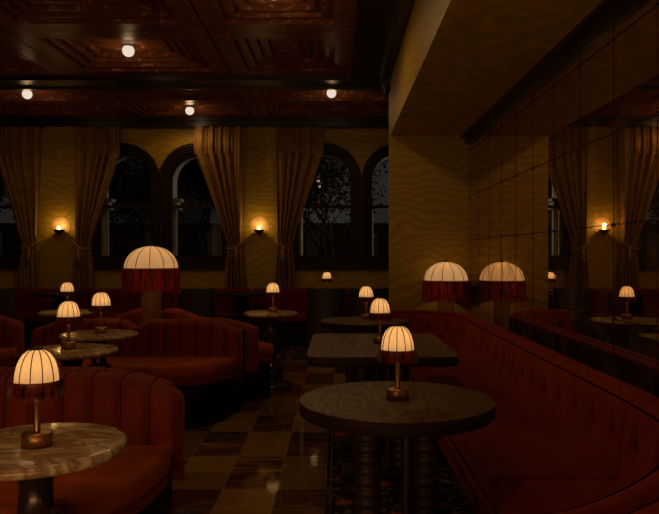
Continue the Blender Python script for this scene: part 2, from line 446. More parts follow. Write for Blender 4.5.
# coffered ceiling: stepped recesses
def coffer(mb, x0, x1, y0, y1, border, steps, sw, rise, mode='up'):
    z = CEIL
    def frame(a, b, za):      # flat ring between rect a and rect b
        v = [(a[0],a[2],za),(a[1],a[2],za),(a[1],a[3],za),(a[0],a[3],za),(b[0],b[2],za),(b[1],b[2],za),(b[1],b[3],za),(b[0],b[3],za)]
        mb.add(v, [(0,4,5,1),(1,5,6,2),(2,6,7,3),(3,7,4,0)])
    def riser(b, za, zb):
        v = [(x, y, zz) for zz in (za, zb) for x, y in ((b[0],b[2]),(b[1],b[2]),(b[1],b[3]),(b[0],b[3]))]
        mb.add(v, [(0,1,5,4),(1,2,6,5),(2,3,7,6),(3,0,4,7)])
    a = (x0, x1, y0, y1); b = (x0+border, x1-border, y0+border, y1-border)
    frame(a, b, z); 
    for k in range(steps):
        riser(b, z, z+rise); z += rise
        c = (b[0]+sw*.55, b[1]-sw*.55, b[2]+sw*.55, b[3]-sw*.55); frame(b, c, z)
        riser(c, z, z-rise*.45); z -= rise*.45
        d = (b[0]+sw, b[1]-sw, b[2]+sw, b[3]-sw); frame(c, d, z); b = d
    mb.add([(b[0],b[2],z),(b[1],b[2],z),(b[1],b[3],z),(b[0],b[3],z)], [(0,3,2,1)])
    return z
cols = [(-6.6,-5.5),(-5.5,-3.45),(-3.45,-1.355),(-1.355,.20)]
rows = [(7.2,9.02),(5.38,7.2),(3.56,5.38),(1.74,3.56),(-.08,1.74),(-1.9,-.08),(-3.2,-1.9)]
ce = MB(); GL = []
for (a, b) in cols:
    for (c, d) in rows:
        big = (b-a) > 1.2 and (d-c) > 1.5
        zt = coffer(ce, a+.008, b-.008, c+.008, d-.008, .22 if big else .25, 4 if big else 2, .115, .055)
        if big: GL.append(((a+b)/2, (c+d)/2, zt))
for (a, b) in [(-6.6,-5.5),(-5.5,-3.45),(-3.45,-1.26),(-1.26,1.1),(1.1,3.2)]:
    for (c, d) in [(9.44,10.6),(10.6,11.8)]:
        coffer(ce, a+.008, b-.008, c+.008, d-.008, .14, 4, .09, .045)
ceo = struct('ceiling', ce, M['redmarble'])
struct('ceiling_slab', MB().box(XL-.2, XR+.2, YN-.2, WB+.2, CEIL+.16, CEIL+.3).box(.62, XR, 8.56, 9.5, CEIL, CEIL+.17), M['trim'])

# ------------------------------------------------------------------ mirror wall
mir = thing('mirror_panelling', 'tall antique mirror panelling in dark-jointed squares on the right wall', 'mirror', (MX, YN, 0))
L = COLY-YN; TS = .546
MB().box(0, .03, 0, L, .56, 2.83).build('mirror_glass', M['mirror'], mir)
zr = [1.114, 1.66, 2.19, 2.732]; ys = [COLY - TS*i for i in range(0, 12)]
for z in zr:
    jb = MB(); pts = [(-.002, y*.1, z + .004*math.sin(y*2.1+z)) for y in range(0, int(L*10))]
    jb.tube(pts, .0028, 5); jb.build('joint', M['joint'], mir)
for y in ys[1:]:
    MB().box(-.002, .0, y-YN-.0013, y-YN+.0013, .58, 2.83).build('joint', M['joint'], mir)
for y in ys:
    for z in zr:
        MB().lathe([(.0,.013),(.008,.011),(.012,.005),(.014,0),(.0,0)], 12).build('stud', M['trim'], mir)
        o = bpy.data.objects[[q.name for q in mir.children][-1]] if False else C.objects[-1]
        o.rotation_euler = (0, -PI/2, 0); o.location = (0, y-YN-(.012 if y == COLY else 0), z)

# ------------------------------------------------------------------ curtains, rails, sconces
SX = [-4.745, -1.325]
def curtain(x_out, sgn, W, label, seed):
    """x_out: edge next to the sconce; sgn: direction of the window"""
    rnd = random.Random(seed)
    t = thing('curtain', label, 'curtain', (x_out, WB-.15, .92), 0)
    H = 3.63-.92; zt = .70; ZH = 2.24   # tie height, heading bottom
    nf = 5; ph = [rnd.uniform(-.5,.5) for _ in range(nf+2)]
    def inner(z):
        if z >= ZH: return W
        if z >= zt: s = (z-zt)/(ZH-zt); return .27 + (W-.02-.27)*(s**1.08)
        s = 1-z/zt; return .27 + .07*math.sin(s*PI*.5)
    def outer(z):
        if z >= ZH: return 0
        if z >= zt: s = (z-zt)/(ZH-zt); return .03*(1-s)
        return .03-.05*(1-z/zt)
    def fn(u, v):
        z = v*H; a, b = outer(z), inner(z)
        x = a + (b-a)*u
        comp = (b-a)/W
        ft = u*nf + .25*math.sin(u*7+seed)
        amp = .064 + .018*math.sin(ft*1.3+seed)
        y = amp*(1-2*abs(math.sin(PI*ft + .3*math.sin(z*1.5+seed)))**.7) + .010*math.sin(6*PI*ft+z*2)
        y -= .05*(1-comp) * (1 - (2*u-1)**2)
        if abs(z-zt) < .12: y *= .6
        return (sgn*x, y, z)
    mb = MB(); mb.grid(fn, 150, 50)
    fab = mb.build('drape', M['curtain'], t)
    def fh(u, v):
        z = ZH + .02 + v*(H-ZH-.02)
        ft = u*14+.35*math.sin(u*19+seed)+.3*math.sin(u*7); y = -.03+.032*abs(math.sin(PI*ft))**.6*(1 if math.sin(ft*2.1)>-.4 else .5) + .004*math.sin(v*22+u*40)
        bulge = -.02*math.sin(v*PI)
        return (sgn*(-.004 + (W+.004)*u), y+bulge, z)
    MB().grid(fh, 180, 12).build('pleated_heading', M['curtain'], t)
    # tie back cord and tassel
    cord = [(sgn*(-.03), .03, zt+.12), (sgn*.0, -.06, zt+.07), (sgn*.10, -.13, zt), (sgn*.20, -.14, zt-.05), (sgn*.29, -.07, zt-.04), (sgn*.30, .02, zt)]
    tb = MB().tube(cord, .012, 8).build('tieback_cord', M['cord'], t)
    MB().lathe([(.006,0),(.012,-.03),(.024,-.05),(.020,-.08),(.026,-.10),(.030,-.26),(.0,-.27)], 12, (sgn*.12, -.15, zt-.01)).build('tassel', M['cord'], tb)
    return t
curtain(SX[0]-.275, -1, .78, 'tan velvet curtain tied back at far left edge of the room', 1)
curtain(SX[0]+.315, 1, .76, 'tan velvet curtain tied back between left wall sconce and arched window', 2)
curtain(SX[1]-.235, -1, .85, 'tan velvet curtain tied back just left of the central wall sconce', 3)
curtain(SX[1]+.30, 1, .80, 'tan velvet curtain tied back just right of the central wall sconce', 4)
for x0, x1, lb in ((-6.5, -5.0, 'dark curtain rail above the far left window'), (-4.46, -1.54, 'dark curtain rail above the pair of arched windows at left'), (-1.04, 1.6, 'dark curtain rail above the arched windows near the column')):
    r = tag(MB().box(0, x1-x0, -.20, 0, 0, .03, .008).build('curtain_rail', M['trim'], None, (x0, WB, 3.632)), lb, 'curtain rail')

LIGHTS = []
def point(name, loc, watts, col, r, parent=None):
    l = bpy.data.lights.new(name, 'POINT'); l.energy = watts; l.color = col; l.shadow_soft_size = r
    o = bpy.data.objects.new(name, l); C.objects.link(o); o.location = loc
    if parent: o.parent = parent
    return o
WARM = (1.0, .58, .24)
P_SCONCE, P_SMALL, P_BIG, P_GLOBE, P_GLOBE_NEAR = 2.6, .22, 1.8, 23, 12
def sconce(x, label):
    t = thing('wall_sconce', label, 'wall lamp', (x+(.03 if x < -3 else 0), WB, 1.88))
    o = MB().lathe([(0,0),(.165,0),(.165,.003),(.16,.004),(0,.004)], 40).build('halo_disc', M['halo'], t, (0, 0, .09)); o.rotation_euler = (PI/2, 0, 0)
    MB().lathe([(0,-.05),(.02,-.045),(.05,-.03),(.085,0),(.095,.02),(.088,.022),(.06,.0),(.0,-.02)], 28, (0,-.11,0)).build('bowl', M['bronze'], t)
    MB().box(-.015,.015,-.10,0,-.03,0).lathe([(.0,-.09),(.012,-.075),(.018,-.06),(.0,-.045)], 12, (0,-.11,0)).build('arm', M['bronze'], t)
    MB().lathe([(0,-.02),(.022,0),(.03,.03),(.026,.055),(0,.072)], 16, (0,-.11,.02)).build('bulb', M['bulb'], t)
    point('sconce_light', (0,-.13,.10), P_SCONCE, (1.0,.60,.22), .03, t)
sconce(SX[0], 'small bronze wall sconce glowing between the two left curtains')
sconce(SX[1], 'small bronze wall sconce glowing in the middle of the back wall')

# ceiling globes
gl_first = None
def globe(x, y, z, watts, label, r=.07):
    t = thing('ceiling_globe', label, 'ceiling light', (x, y, z), 0, 'round ceiling lights')
    MB().lathe([(r*.62,.004),(r*.70,.0),(r*.70,-.010),(r*.55,-.016)], 28, caps=False).build('rose', M['brass'], t)
    MB().lathe([(r*math.sin(PI*k/14), -.85*r + r*math.cos(PI*k/14)) for k in range(15)], 28, caps=False).build('globe', M['globe'], t)
    point('globe_glow', (0,0,-1.9*r-.07), 1.6, (1.0,.62,.3), .05, t)
    l = bpy.data.lights.new('globe_light', 'SPOT'); l.energy = watts; l.color = (1.0,.58,.22); l.shadow_soft_size = .08
    l.spot_size = math.radians(166); l.spot_blend = .35
    o = bpy.data.objects.new('globe_light', l); C.objects.link(o); o.parent = t; o.location = (0,0,-1.9*r-.09)
vis = {(-2.4,8.1):'round opal ceiling light in the large left coffer', }
for (x, y, z) in GL:
    if y > 7 and x < -2 and x > -3: lab = 'round opal ceiling light in the big coffer at upper left'
    elif y > 7: continue
    elif 5.3 < y < 7: 
        if x < -1: continue
        lab = 'round opal ceiling light at the top edge above the marble floor aisle'
    elif y > 3: continue
    elif y < -.8: continue
    elif x < -4: continue
    else: lab = 'round opal ceiling light overhead behind the viewer'
    globe(x-(.05 if y > 7 else 0), y, z, P_GLOBE if y > 5 else P_GLOBE_NEAR, lab)
globe(-4.49, 10.0, CEIL+.05, P_GLOBE*.32, 'round opal ceiling light at far left near the back wall')
globe(-2.39, 11.2, CEIL+.06, P_GLOBE*.32, 'round opal ceiling light above the left pair of arched windows')
globe(-.08, 10.02, CEIL+.07, P_GLOBE*.32, 'round opal ceiling light above the right curtain near the column')

# ------------------------------------------------------------------ small table lamp
def small_lamp(label, loc):
    t = thing('table_lamp', label, 'table lamp', loc, 0, 'small domed table lamps')
    MB().lathe([(.046,0),(.05,.003),(.05,.043),(.047,.047),(0,.047)], 36).build('base', M['brass'], t)
    MB().lathe([(.011,.047),(.011,.225),(.0,.225)], 16).build('stem', M['brass'], t)
    prof = []
    for k in range(13):
        a = k/12*PI/2
        prof.append((.0735*math.cos(a)**.72 if k < 12 else .012, .216 + .112*math.sin(a)**1.0))
    sh = MB().lathe(prof, 48, caps=False).build('shade', M['shade'], t)
    for i in range(12):
        a = 2*PI*i/12 + .13
        MB().tube([(r*1.012*math.cos(a), r*1.012*math.sin(a), z) for r, z in prof], .0019, 5).build('rib', M['rib'], sh)
    MB().lathe([(.022,.326),(.020,.332),(.008,.336),(0,.340)], 16).build('finial', M['rib'], t)
    fb = MB()
    fb.lathe([(.080,.224),(.082,.220),(.082,.212),(.080,.208)], 48, caps=False)
    fb.lathe([(.079,.215),(.083,.190),(.086,.176)], 48, caps=False)
    rnd = random.Random(3)
    for i in range(110):
        a = 2*PI*i/110; L = rnd.uniform(.036,.050); w = .0018
        r0, r1 = .082, .087+rnd.uniform(0,.004); ca, sa = math.cos(a), math.sin(a)
        fb.add([(r0*ca-w*sa, r0*sa+w*ca, .214), (r0*ca+w*sa, r0*sa-w*ca, .214), (r1*ca+w*sa, r1*sa-w*ca, .214-L), (r1*ca-w*sa, r1*sa+w*ca, .214-L),
                ((r1+.003)*ca, (r1+.003)*sa, .214-L*.6)], [(0,1,4),(1,2,4),(2,3,4),(3,0,4)])
    fb.build('fringe', M['fringe'], t)
    point('lamp_light', (0,0,.265), P_SMALL, WARM, .018, t)
    return t

# ------------------------------------------------------------------ tables
def rounded(rx, ry, n=64, e=2.0, cx=0, cy=0):
    p = []
    for i in range(n):
        a = 2*PI*i/n; c, s_ = math.cos(a), math.sin(a)
        p.append((cx+rx*math.copysign(abs(c)**(2/e), c), cy+ry*math.copysign(abs(s_)**(2/e), s_)))
    return p
PED = [(.24,0),(.245,.02),(.235,.045),(.19,.06),(.15,.075),(.12,.095),(.135,.12),(.145,.17),(.135,.225),(.09,.27),(.065,.30),(.06,.34),(.075,.36),(.11,.40),(.128,.45),(.12,.50),(.09,.535),(.085,.55),(.095,.56),(.095,.58),(.06,.60),(.055,.70),(.08,.775),(.10,.80)]
def marble_table(x, y, label, R=.308, z=.84):
    t = thing('marble_table', label, 'table', (x, y, 0), 0, 'round marble-topped pedestal tables')
    k = (z-.04)/.80
    MB().lathe([(r, h*k) for r, h in PED], 36).build('pedestal', M['bronze'], t)
    MB().lathe([(0,z-.040),(R-.035,z-.040),(R-.012,z-.036),(R-.002,z-.022),(R-.003,z-.010),(R-.012,z-.001),(R-.022,z),(0,z)], 72).build('tabletop', M['marble'], t)
    return t
tabs = [(-1.036,2.375,'round brown-veined marble table in the left foreground',.84),
        (-1.817,4.73,'round marble table directly behind the foreground left sofa',.84),
        (-1.914,5.55,'round marble table in front of the long mid-room channelled sofa',.855),
        (-3.09,7.88,'small distant round marble table at left behind the channelled sofa',.84),
        (-.74,7.75,'round marble table on turned bronze pedestal beside the central aisle',.84)]
for i, (x, y, lb, z) in enumerate(tabs): marble_table(x, y, lb, .308 if i != 0 else .305, z)

def spool(mb, x, y, z0, z1, r=.06, nrib=14):
    p = []; h = (z1-z0)/nrib
    for i in range(nrib):
        z = z0+i*h
        p += [(r*.84, z), (r*1.0, z+h*.15), (r*1.03, z+h*.5), (r*1.0, z+h*.85)]
    p.append((r*.72, z1)); mb.lathe(p, 24, (x, y, 0))
def wood_table(x, y, label, R=.434, rect=None):
    t = thing('oak_table', label, 'table', (x, y, 0), 0, 'dark oak tables beside the banquette')
    z = .84
    pts = rounded(R, R, 96) if not rect else rect
    MB().prism(pts, z-.006, z, .002).build('tabletop', M['oak'], t)
    MB().prism([(p[0]*1.0, p[1]*1.0) for p in pts], z-.062, z-.0065, .006, True).build('table_edge', M['oak_edge'], t)
    ends = [0] if not rect else [-.36, .36]
    for e in ends:
        for s in (-1, 1):
            mb = MB(); spool(mb, s*.13, e, .06, z-.09); mb.build('leg', M['turned'], t)
        MB().lathe([(.022,.06),(.022,z-.08)], 14, (.045, e, 0)).build('post', M['turned'], t)
        MB().box(-.26, .26, e-.13, e+.13, .0095, .06, .02).build('foot_plate', M['black'], t)
        MB().box(-.24, .24, e-.10, e+.10, z-.09, z-.062, .01).build('top_plate', M['black'], t)
    return t
wood_table(.267, 3.10, 'large round dark oak table in the foreground beside the banquette')
rr = rounded(.49, .645, 240, 14)
wood_table(.295, 4.995, 'rounded rectangular dark oak table, middle one along the banquette', rect=rr)
wood_table(.27, 6.76, 'round dark oak table farthest along the right banquette', .43)

lamp_spots = [(-1.018,2.34,.84,'domed lamp on the foreground marble table at lower left'),
    (-1.84,4.73,.84,'domed lamp on the marble table right behind the foreground sofa'),
    (-1.898,5.55,.855,'domed lamp on the marble table in front of the channelled sofa'),
    (-3.08,7.88,.84,'small domed lamp on the farthest left marble table'),
    (-.72,7.75,.84,'small domed lamp on the marble table beside the central aisle'),
    (.272,3.10,.84,'domed red-fringed lamp on the large foreground round oak table'),
    (.314,5.04,.84,'domed lamp on the rounded rectangular oak table'),
    (.293,6.92,.84,'domed lamp on the farthest round oak table'),
    (-.16,10.85,.88,'tiny distant domed lamp on a back wall table behind dark chairs')]
l0 = small_lamp(lamp_spots[0][3], lamp_spots[0][:3])
for s in lamp_spots[1:]: dup(l0, s[:3], random.uniform(0,.5), s[3], 'small domed table lamps')

# ------------------------------------------------------------------ big dome lamps
def big_lamp(label, loc, top, base):
    t = thing('dome_lamp', label, 'lamp', (loc[0], loc[1], base), 0, 'large fringed dome lamps')
    H = top-base
    MB().lathe([(.125,0),(.125,.03),(.095,.04),(.095,H-.42),(.0,H-.42)], 40).build('stem', M['stem'], t)
    MB().lathe([(.012,H-.42),(.012,H-.03),(0,H-.03)], 10).build('stem_rod', M['brass'], t)
    z0 = H-.235
    prof = [(.258*math.cos(k/14*PI/2)**.92 if k < 14 else .012, z0+.225*math.sin(k/14*PI/2)) for k in range(15)]
    sh = MB().lathe(prof, 64, caps=False).build('shade', M['shade_big'], t)
    for i in range(12):
        a = 2*PI*i/12+.2
        MB().tube([(r*1.006*math.cos(a), r*1.006*math.sin(a), z) for r, z in prof], .0032, 5).build('rib', M['rib'], sh)
    MB().lathe([(.03,H-.012),(.025,H-.004),(.010,H),(.012,H+.012),(0,H+.022)], 16).build('finial', M['bronze'], t)
    fb = MB(); rnd = random.Random(5)
    fb.lathe([(.260,z0+.012),(.268,z0+.006),(.270,z0-.012),(.266,z0-.02)], 64, caps=False)
    fb.lathe([(.262,z0),(.266,z0-.20)], 64, caps=False)
    for i in range(230):
        a = 2*PI*(i+rnd.uniform(-.3,.3))/230; L = rnd.uniform(.215,.245); w = rnd.uniform(.0018,.003)
        r0, r1 = .270, .276+rnd.uniform(-.003,.010); ca, sa = math.cos(a), math.sin(a)
        sw = rnd.uniform(-.004,.004)
        p0 = (r0*ca, r0*sa, z0-.004); p1 = ((r0+.003)*ca-sw*sa, (r0+.003)*sa+sw*ca, z0-L*.5); p2 = (r1*ca+sw*sa, r1*sa-sw*ca, z0-L)
        fb.tube([p0, p1, p2], w, 4, False)
    fb.build('fringe', M['fringe_big'], t)
    point('dome_light', (0,0,z0+.06), P_BIG, WARM, .035, t)
    return t
M['stem'] = simple('ribbed_bronze_column', (.13, .055, .014), .8, .0, nscale=15, spec=.1)
big_lamp('large fringed dome lamp rising from between the back-to-back sofas', (-1.82, 6.76), 1.578, .76)
big_lamp('large fringed dome lamp in the corner beside the wallpapered column', (1.273, 8.06), 1.408, .58)
tag(MB().box(-.30, .30, -.17, .27, 0, .58, .01).build('lamp_plinth', M['black'], None, (1.273, 8.06, 0)), 'low black plinth holding the corner dome lamp behind the banquette', 'plinth')

# ------------------------------------------------------------------ island sofas
def zfront(u, hw):
    z = .883 - .062*math.exp(-(u/.085)**2)
    s = max(0, (u-(hw-.40))/.40); z -= .105*(s**1.8)
    e = max(0, (u-(hw-.05))/.05); z -= .02*e*e
    return z
def zrear(u, hw):
    s = min(1, max(0, (u-.16)/.34)); s = s*s*(3-2*s)
    z = .94 - .095*s - .05*(1-min(1, u/.14))**2
    s = max(0, (u-(hw-.45))/.45); z -= .10*(s**1.7)
    return z
def zlow(u, hw):
    z = .845; s = max(0, (u-(hw-.45))/.45); return z-.09*(s**1.7)
def sofa(name, label, cx, yf, hw, facing, zf, a, b, e, group, ch=.14, seat_mat='velvet'):
    """facing -1: the seat is toward the viewer.  yf: front face of the backrest"""
    t = thing(name, label, 'sofa', (cx, yf, 0), 0, group)
    f = facing; TH = .20
    def fn(u, v):
        x = (2*u-1)*hw; zt = zf(abs(x), hw)
        d = (hw-abs(x)); rd = min(1, d/.05); rd = math.sqrt(max(0, 1-(1-rd)**2))   # rounded ends
        chn = .03*(1-abs(math.cos(PI*x/ch))**10)
        # section: v 0..1 : front bottom -> top -> rear bottom
        if v < .45:
            s = v/.45; z = .44+(zt-.045-.44)*s; y = -chn
            y += .02*s
        elif v < .7:
            s = (v-.45)/.25; ang = PI*s
            z = zt-.045+.045*math.sin(ang); y = -chn*(1-s)+.02*(1-s) + (TH*.5)*(1-math.cos(ang)); 
        else:
            s = (v-.7)/.3; z = zt-.045-(zt-.045-.30)*s; y = TH
        ym = TH*.5
        y = ym+(y-ym)*(.25+.75*rd)
        return (x, f*y*1.0, z)
    mb = MB(); mb.grid(fn, int(hw*2/.006), 40)
    # end caps
    for u in (0, 1):
        ring = [fn(u, j/40) for j in range(41)]
        mb.add(ring, [tuple(range(41)) if u == 0 else tuple(range(40,-1,-1))])
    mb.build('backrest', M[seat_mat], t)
    k = 1
    sm = MB()
    for sx in range(-int(hw/ch), int(hw/ch)+1):
        if abs(sx*ch) > hw-.04: continue
        u = (sx*ch/hw+1)/2
        pts = [fn(u, j/60) for j in range(0, 40)]
        sm.tube([(p[0], p[1]-f*.002, p[2]+.001) for p in pts], .0024, 5)
    sm.build('seam_shade', M['piping'], t)  # dark tubes laid in the channel creases to stand for their shade
    def half(aa, bb, off=0):
        p = []
        for i in range(61):
            an = PI*i/60; c, s_ = math.cos(an), math.sin(an)
            p.append((aa*math.copysign(abs(c)**(2/e), c), -f*0 + (-1)*f*(-1)*0 + (f*-1)*(-bb)*0 + (-f)*(-1)*0 + (f*(-1))*0 + (bb*abs(s_)**(2/e))*(-f)*-1*0 + (-f)*bb*abs(s_)**(2/e)*(1 if True else 0)))
        return p
    def outline(aa, bb):
        # CCW seen from above; front is toward -y when facing=+1 below
        p = [(aa*math.copysign(abs(math.cos(PI*i/60))**(2/e), math.cos(PI*i/60)), bb*abs(math.sin(PI*i/60))**(2/e)) for i in range(61)]
        if f > 0:      # y positive toward rear: seat toward -y
            p = [(-x, -y) for x, y in p]
        return p
    MB().prism(outline(a, b), .42, .545, .028, True).build('seat_cushion', M['velvet_lit_seat'] if seat_mat == 'velvet' else M[seat_mat], t)
    MB().prism(outline(a-.015, b-.03), .36, .425, .01, True).build('seat_rail', M[seat_mat] , t)
    MB().prism(outline(a-.03, b-.10), 0, .365, .01, True).build('plinth', M['black'], t)
    return t
# island in the middle of the room.  facing +1 : backrest grows away from viewer, seat toward the viewer
sofa('channelled_sofa', 'long rust velvet channel-back sofa facing the viewer mid-room', -1.87, 6.37, .98, 1, zfront, .93, .62, 2.4, 'back-to-back velvet sofas')
sofa('channelled_sofa', 'rust velvet sofa facing away, behind the mid-room channel-back sofa', -1.82, 7.12, 1.02, -1, zrear, 1.16, .62, 2.4, 'back-to-back velvet sofas')
tag(MB().box(-.93, .93, 0, .32, 0, .75, .01).build('sofa_core', M['black'], None, (-1.85, 6.585, 0)), 'black box wall between the mid-room back-to-back sofas carrying the dome lamp', 'partition')
# foreground island
sofa('channelled_sofa', 'rust velvet channel-back sofa curving round the foreground marble table', -1.81, 3.44, 1.02, 1, zfront, 1.0, .96, 2.9, 'back-to-back velvet sofas', .145)
sofa('channelled_sofa', 'velvet sofa backed against the foreground channel-back sofa, facing away', -1.87, 4.03, .93, -1, zlow, .93, .44, 2.2, 'back-to-back velvet sofas')
tag(MB().box(-.85, .85, 0, .16, 0, .72, .01).build('sofa_core', M['black'], None, (-1.84, 3.65, 0)), 'black panel between the foreground back-to-back sofas', 'partition')
# far left island
sofa('channelled_sofa', 'velvet sofa at far left edge facing the viewer', -4.22, 7.0, .98, 1, zfront, .97, .6, 2.4, 'back-to-back velvet sofas')

# ------------------------------------------------------------------ long right banquette
def cr(keys, t):
    n = len(keys)-1; i = min(int(t), n-1); s = t-i
    P = [Vector(keys[max(0, min(n, k))]) for k in (i-1, i, i+1, i+2)]
    return .5*((2*P[1]) + (-P[0]+P[2])*s + (2*P[0]-5*P[1]+4*P[2]-P[3])*s*s + (-P[0]+3*P[1]-3*P[2]+P[3])*s**3)
PK = [(.15,1.62),(.56,1.72),(.954,2.07),(1.2,2.5),(1.26,3.0),(1.26,4.0),(1.26,5.0),(1.26,6.0),(1.26,6.9),(1.17,7.35),(.95,7.60),(.60,7.68)]
QK = [(.15,2.3),(.38,2.34),(.54,2.48),(.64,2.7),(.683,3.0),(.683,4.0),(.683,5.0),(.683,6.0),(.683,6.75),(.675,7.0),(.655,7.2),(.60,7.35)]
bq = thing('velvet_banquette', 'long oxblood tufted velvet banquette curving along the mirrored right wall', 'banquette', (0,0,0))
def back_seg(t0, t1, nm=0):
    nu = int((t1-t0)*110)
    secs = [(-.045,.47),(-.042,.52),(-.036,.58),(-.030,.64),(-.022,.70),(-.014,.76),(-.006,.81),(.002,.838),(.018,.856),(.045,.864),(.072,.858),(.086,.842),(.094,.836),(.102,.842),(.118,.858),(.145,.862),(.170,.848),(.180,.82),(.182,.76),(.182,.40),(.182,.0)]
    # resample the front face finer
    fine = []
    for i in range(len(secs)-1):
        k = 5 if i < 6 else 1
        for j in range(k): 
            s = j/k; fine.append((secs[i][0]*(1-s)+secs[i+1][0]*s, secs[i][1]*(1-s)+secs[i+1][1]*s))
    fine.append(secs[-1])
    arc = [0]; pts = []
    for i in range(nu+1):
        t = t0+(t1-t0)*i/nu; p = cr(PK, t); pts.append((p, t))
    for i in range(1, nu+1): arc.append(arc[-1]+(pts[i][0]-pts[i-1][0]).length)
    Ltot = arc[-1]; sp = .26; nb = max(1, round(Ltot/sp)); sp = Ltot/nb
    v = []; btn = []
    for i, (p, t) in enumerate(pts):
        d = cr(PK, min(t+.01, len(PK)-1-1e-6)) - cr(PK, max(t-.01, 0)); d.normalize(); nrm = Vector((d.y, -d.x))
        s = arc[i]; eg = min(1, min(s, Ltot-s)/.02); eg = math.sqrt(max(0, 1-(1-eg)**2))
        for (o, z) in fine:
            dim = 0
            if z < .82 and o < 0:
                q = (s/sp+.5) % 1.0; dd = min(q, 1-q)*sp
                if sp*.3 < s < Ltot-sp*.3:
                    dim += 1.3*math.exp(-(dd*dd)/(.024**2)-((z-.672)**2)/(.026**2)) + .5*math.exp(-(dd*dd)/(.011**2)-((z-.70)**2)/(.085**2)) + .35*math.exp(-(dd*dd+(z-.672)**2)/(.06**2))
            oo = o + .036*dim + (1-eg)*.012
            v.append((p.x+nrm.x*oo, p.y+nrm.y*oo, z - (1-eg)*.008))
    m_ = len(fine); f = []
    for i in range(nu):
        for j in range(m_-1): f.append((i*m_+j, (i+1)*m_+j, (i+1)*m_+j+1, i*m_+j+1))
    mb = MB().add(v, f, True)
    for i, rev in ((0, False), (nu, True)):
        r = v[i*m_:(i+1)*m_]; r = r + [(r[-1][0]-.0, r[-1][1], 0)]
        mb.add(r[:-1], [tuple(range(m_)) if rev else tuple(range(m_-1,-1,-1))])
    bo = mb.build('backrest', M['velvet_deep'], bq)
    # buttons
    k = 0
    for rz, ph in ((.672, .5),):
        for b in range(nb+1):
            s = (b+ph)*sp
            if s <= sp*.4 or s >= Ltot-sp*.4: continue
            i = min(range(nu+1), key=lambda q: abs(arc[q]-s)); p, t = pts[i]
            if p.y < 2.4: continue
            d = cr(PK, min(t+.01, len(PK)-1-1e-6)) - cr(PK, max(t-.01, 0)); d.normalize(); nrm = Vector((d.y, -d.x))
            off = -.045+(rz-.47)*.115+.028
            btn.append((p.x+nrm.x*off, p.y+nrm.y*off, rz))
    for q in btn:
        MB().lathe([(0,-.007),(.008,-.005),(.011,0),(.008,.005),(0,.007)], 10).build('button', M['piping'], bo, q)
    # piping along the front top edge and in the groove between the two rolls
    for o, z, r in ((.003,.846,.0045), (.094,.840,.005)):
        tp = []
        for (p, t) in pts[::2]:
            d = cr(PK, min(t+.01, len(PK)-1-1e-6)) - cr(PK, max(t-.01, 0)); d.normalize(); nrm = Vector((d.y, -d.x))
            tp.append((p.x+nrm.x*o, p.y+nrm.y*o, z))
        MB().tube(tp, r, 6).build('piping', M['piping'], bo)
def seat_seg(t0, t1):
    nu = int((t1-t0)*24)
    prof = [(0.02,.36),(0.0,.40),(-.004,.44),(.0,.475),(.018,.500),(.05,.510)]   # at the front edge: inset, z
    v = []; 
    for i in range(nu+1):
        t = t0+(t1-t0)*i/nu; p = cr(PK, t); q = cr(QK, t); d = (p-q); Ld = d.length; d.normalize()
        eg = min(i, nu-i)/1.0; dz = -.014 if eg < .5 else 0
        ring = [(q+d*a, z+dz) for a, z in prof] + [(q+d*(Ld*k/6), .512+.006*math.sin(PI*k/6)+dz) for k in range(1, 6)] + [(p+d*.03, .505+dz), (p+d*.03, .36)]
        v += [(c.x, c.y, z) for c, z in ring]
    m_ = len(prof)+7; f = []
    for i in range(nu):
        for j in range(m_-1): f.append((i*m_+j, i*m_+j+1, (i+1)*m_+j+1, (i+1)*m_+j))
        f.append((i*m_+m_-1, i*m_, (i+1)*m_, (i+1)*m_+m_-1))
    mb = MB().add(v, f, True)
    mb.add(v[:m_], [tuple(range(m_-1,-1,-1))]); mb.add(v[-m_:], [tuple(range(m_))])
    mb.build('seat_cushion', M['velvet_dark_seat'], bq)
    # upholstered front
    v = []
    for i in range(nu+1):
        t = t0+(t1-t0)*i/nu; p = cr(PK, t); q = cr(QK, t); d = (p-q); d.normalize()
        for a, z in ((.035,.355),(.045,.14),(.10,.12),(.10,0)): c = q+d*a; v.append((c.x, c.y, z))
    f = [(i*4+j, i*4+j+1, (i+1)*4+j+1, (i+1)*4+j) for i in range(nu) for j in range(3)]
    MB().add(v, f, True).build('seat_front', M['velvet_dark_seat'], bq)
T_END = len(PK)-1
for a, b in ((0, 4), (4, 6), (6, 8), (8, T_END)): back_seg(a+.004, b-.004)
for a, b in ((0, 4), (4, 6), (6, 8), (8, T_END)): seat_seg(a+.004, b-.004)

# ------------------------------------------------------------------ back wall banquette, chairs, dark tables
bw = thing('wall_banquette', 'long dark red tufted banquette under the back wall windows', 'banquette', (-5.5, WB-.05, 0))
WSEG = 1.36
for i in range(6):
    x0 = i*WSEG
    def fb_(u, v, x0=x0):
        x = x0+.01+(WSEG-.02)*u
        e = min(1, min(u, 1-u)*WSEG/.03); e = math.sqrt(max(0, 1-(1-e)**2))
        if v < .6:
            z = .46+.42*(v/.6); y = -.30
            for rz, ph in ((.80,.5), (.68,0)):
                q = (u*5+ph) % 1; dd = min(q, 1-q)*WSEG/5
                y += .02*math.exp(-(dd*dd+(z-rz)**2)/(.03**2))
        else:
            a = (v-.6)/.4*PI; z = .88+.03*math.sin(a); y = -.15-.15*math.cos(a)
        return (x, y*(1) + (1-e)*.02, z-(1-e)*.02)
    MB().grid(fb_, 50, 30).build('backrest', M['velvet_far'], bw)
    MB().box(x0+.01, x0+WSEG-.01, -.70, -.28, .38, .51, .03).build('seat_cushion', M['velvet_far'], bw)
MB().box(0, WSEG*6, -.60, 0, 0, .38).build('plinth', M['black'], bw)

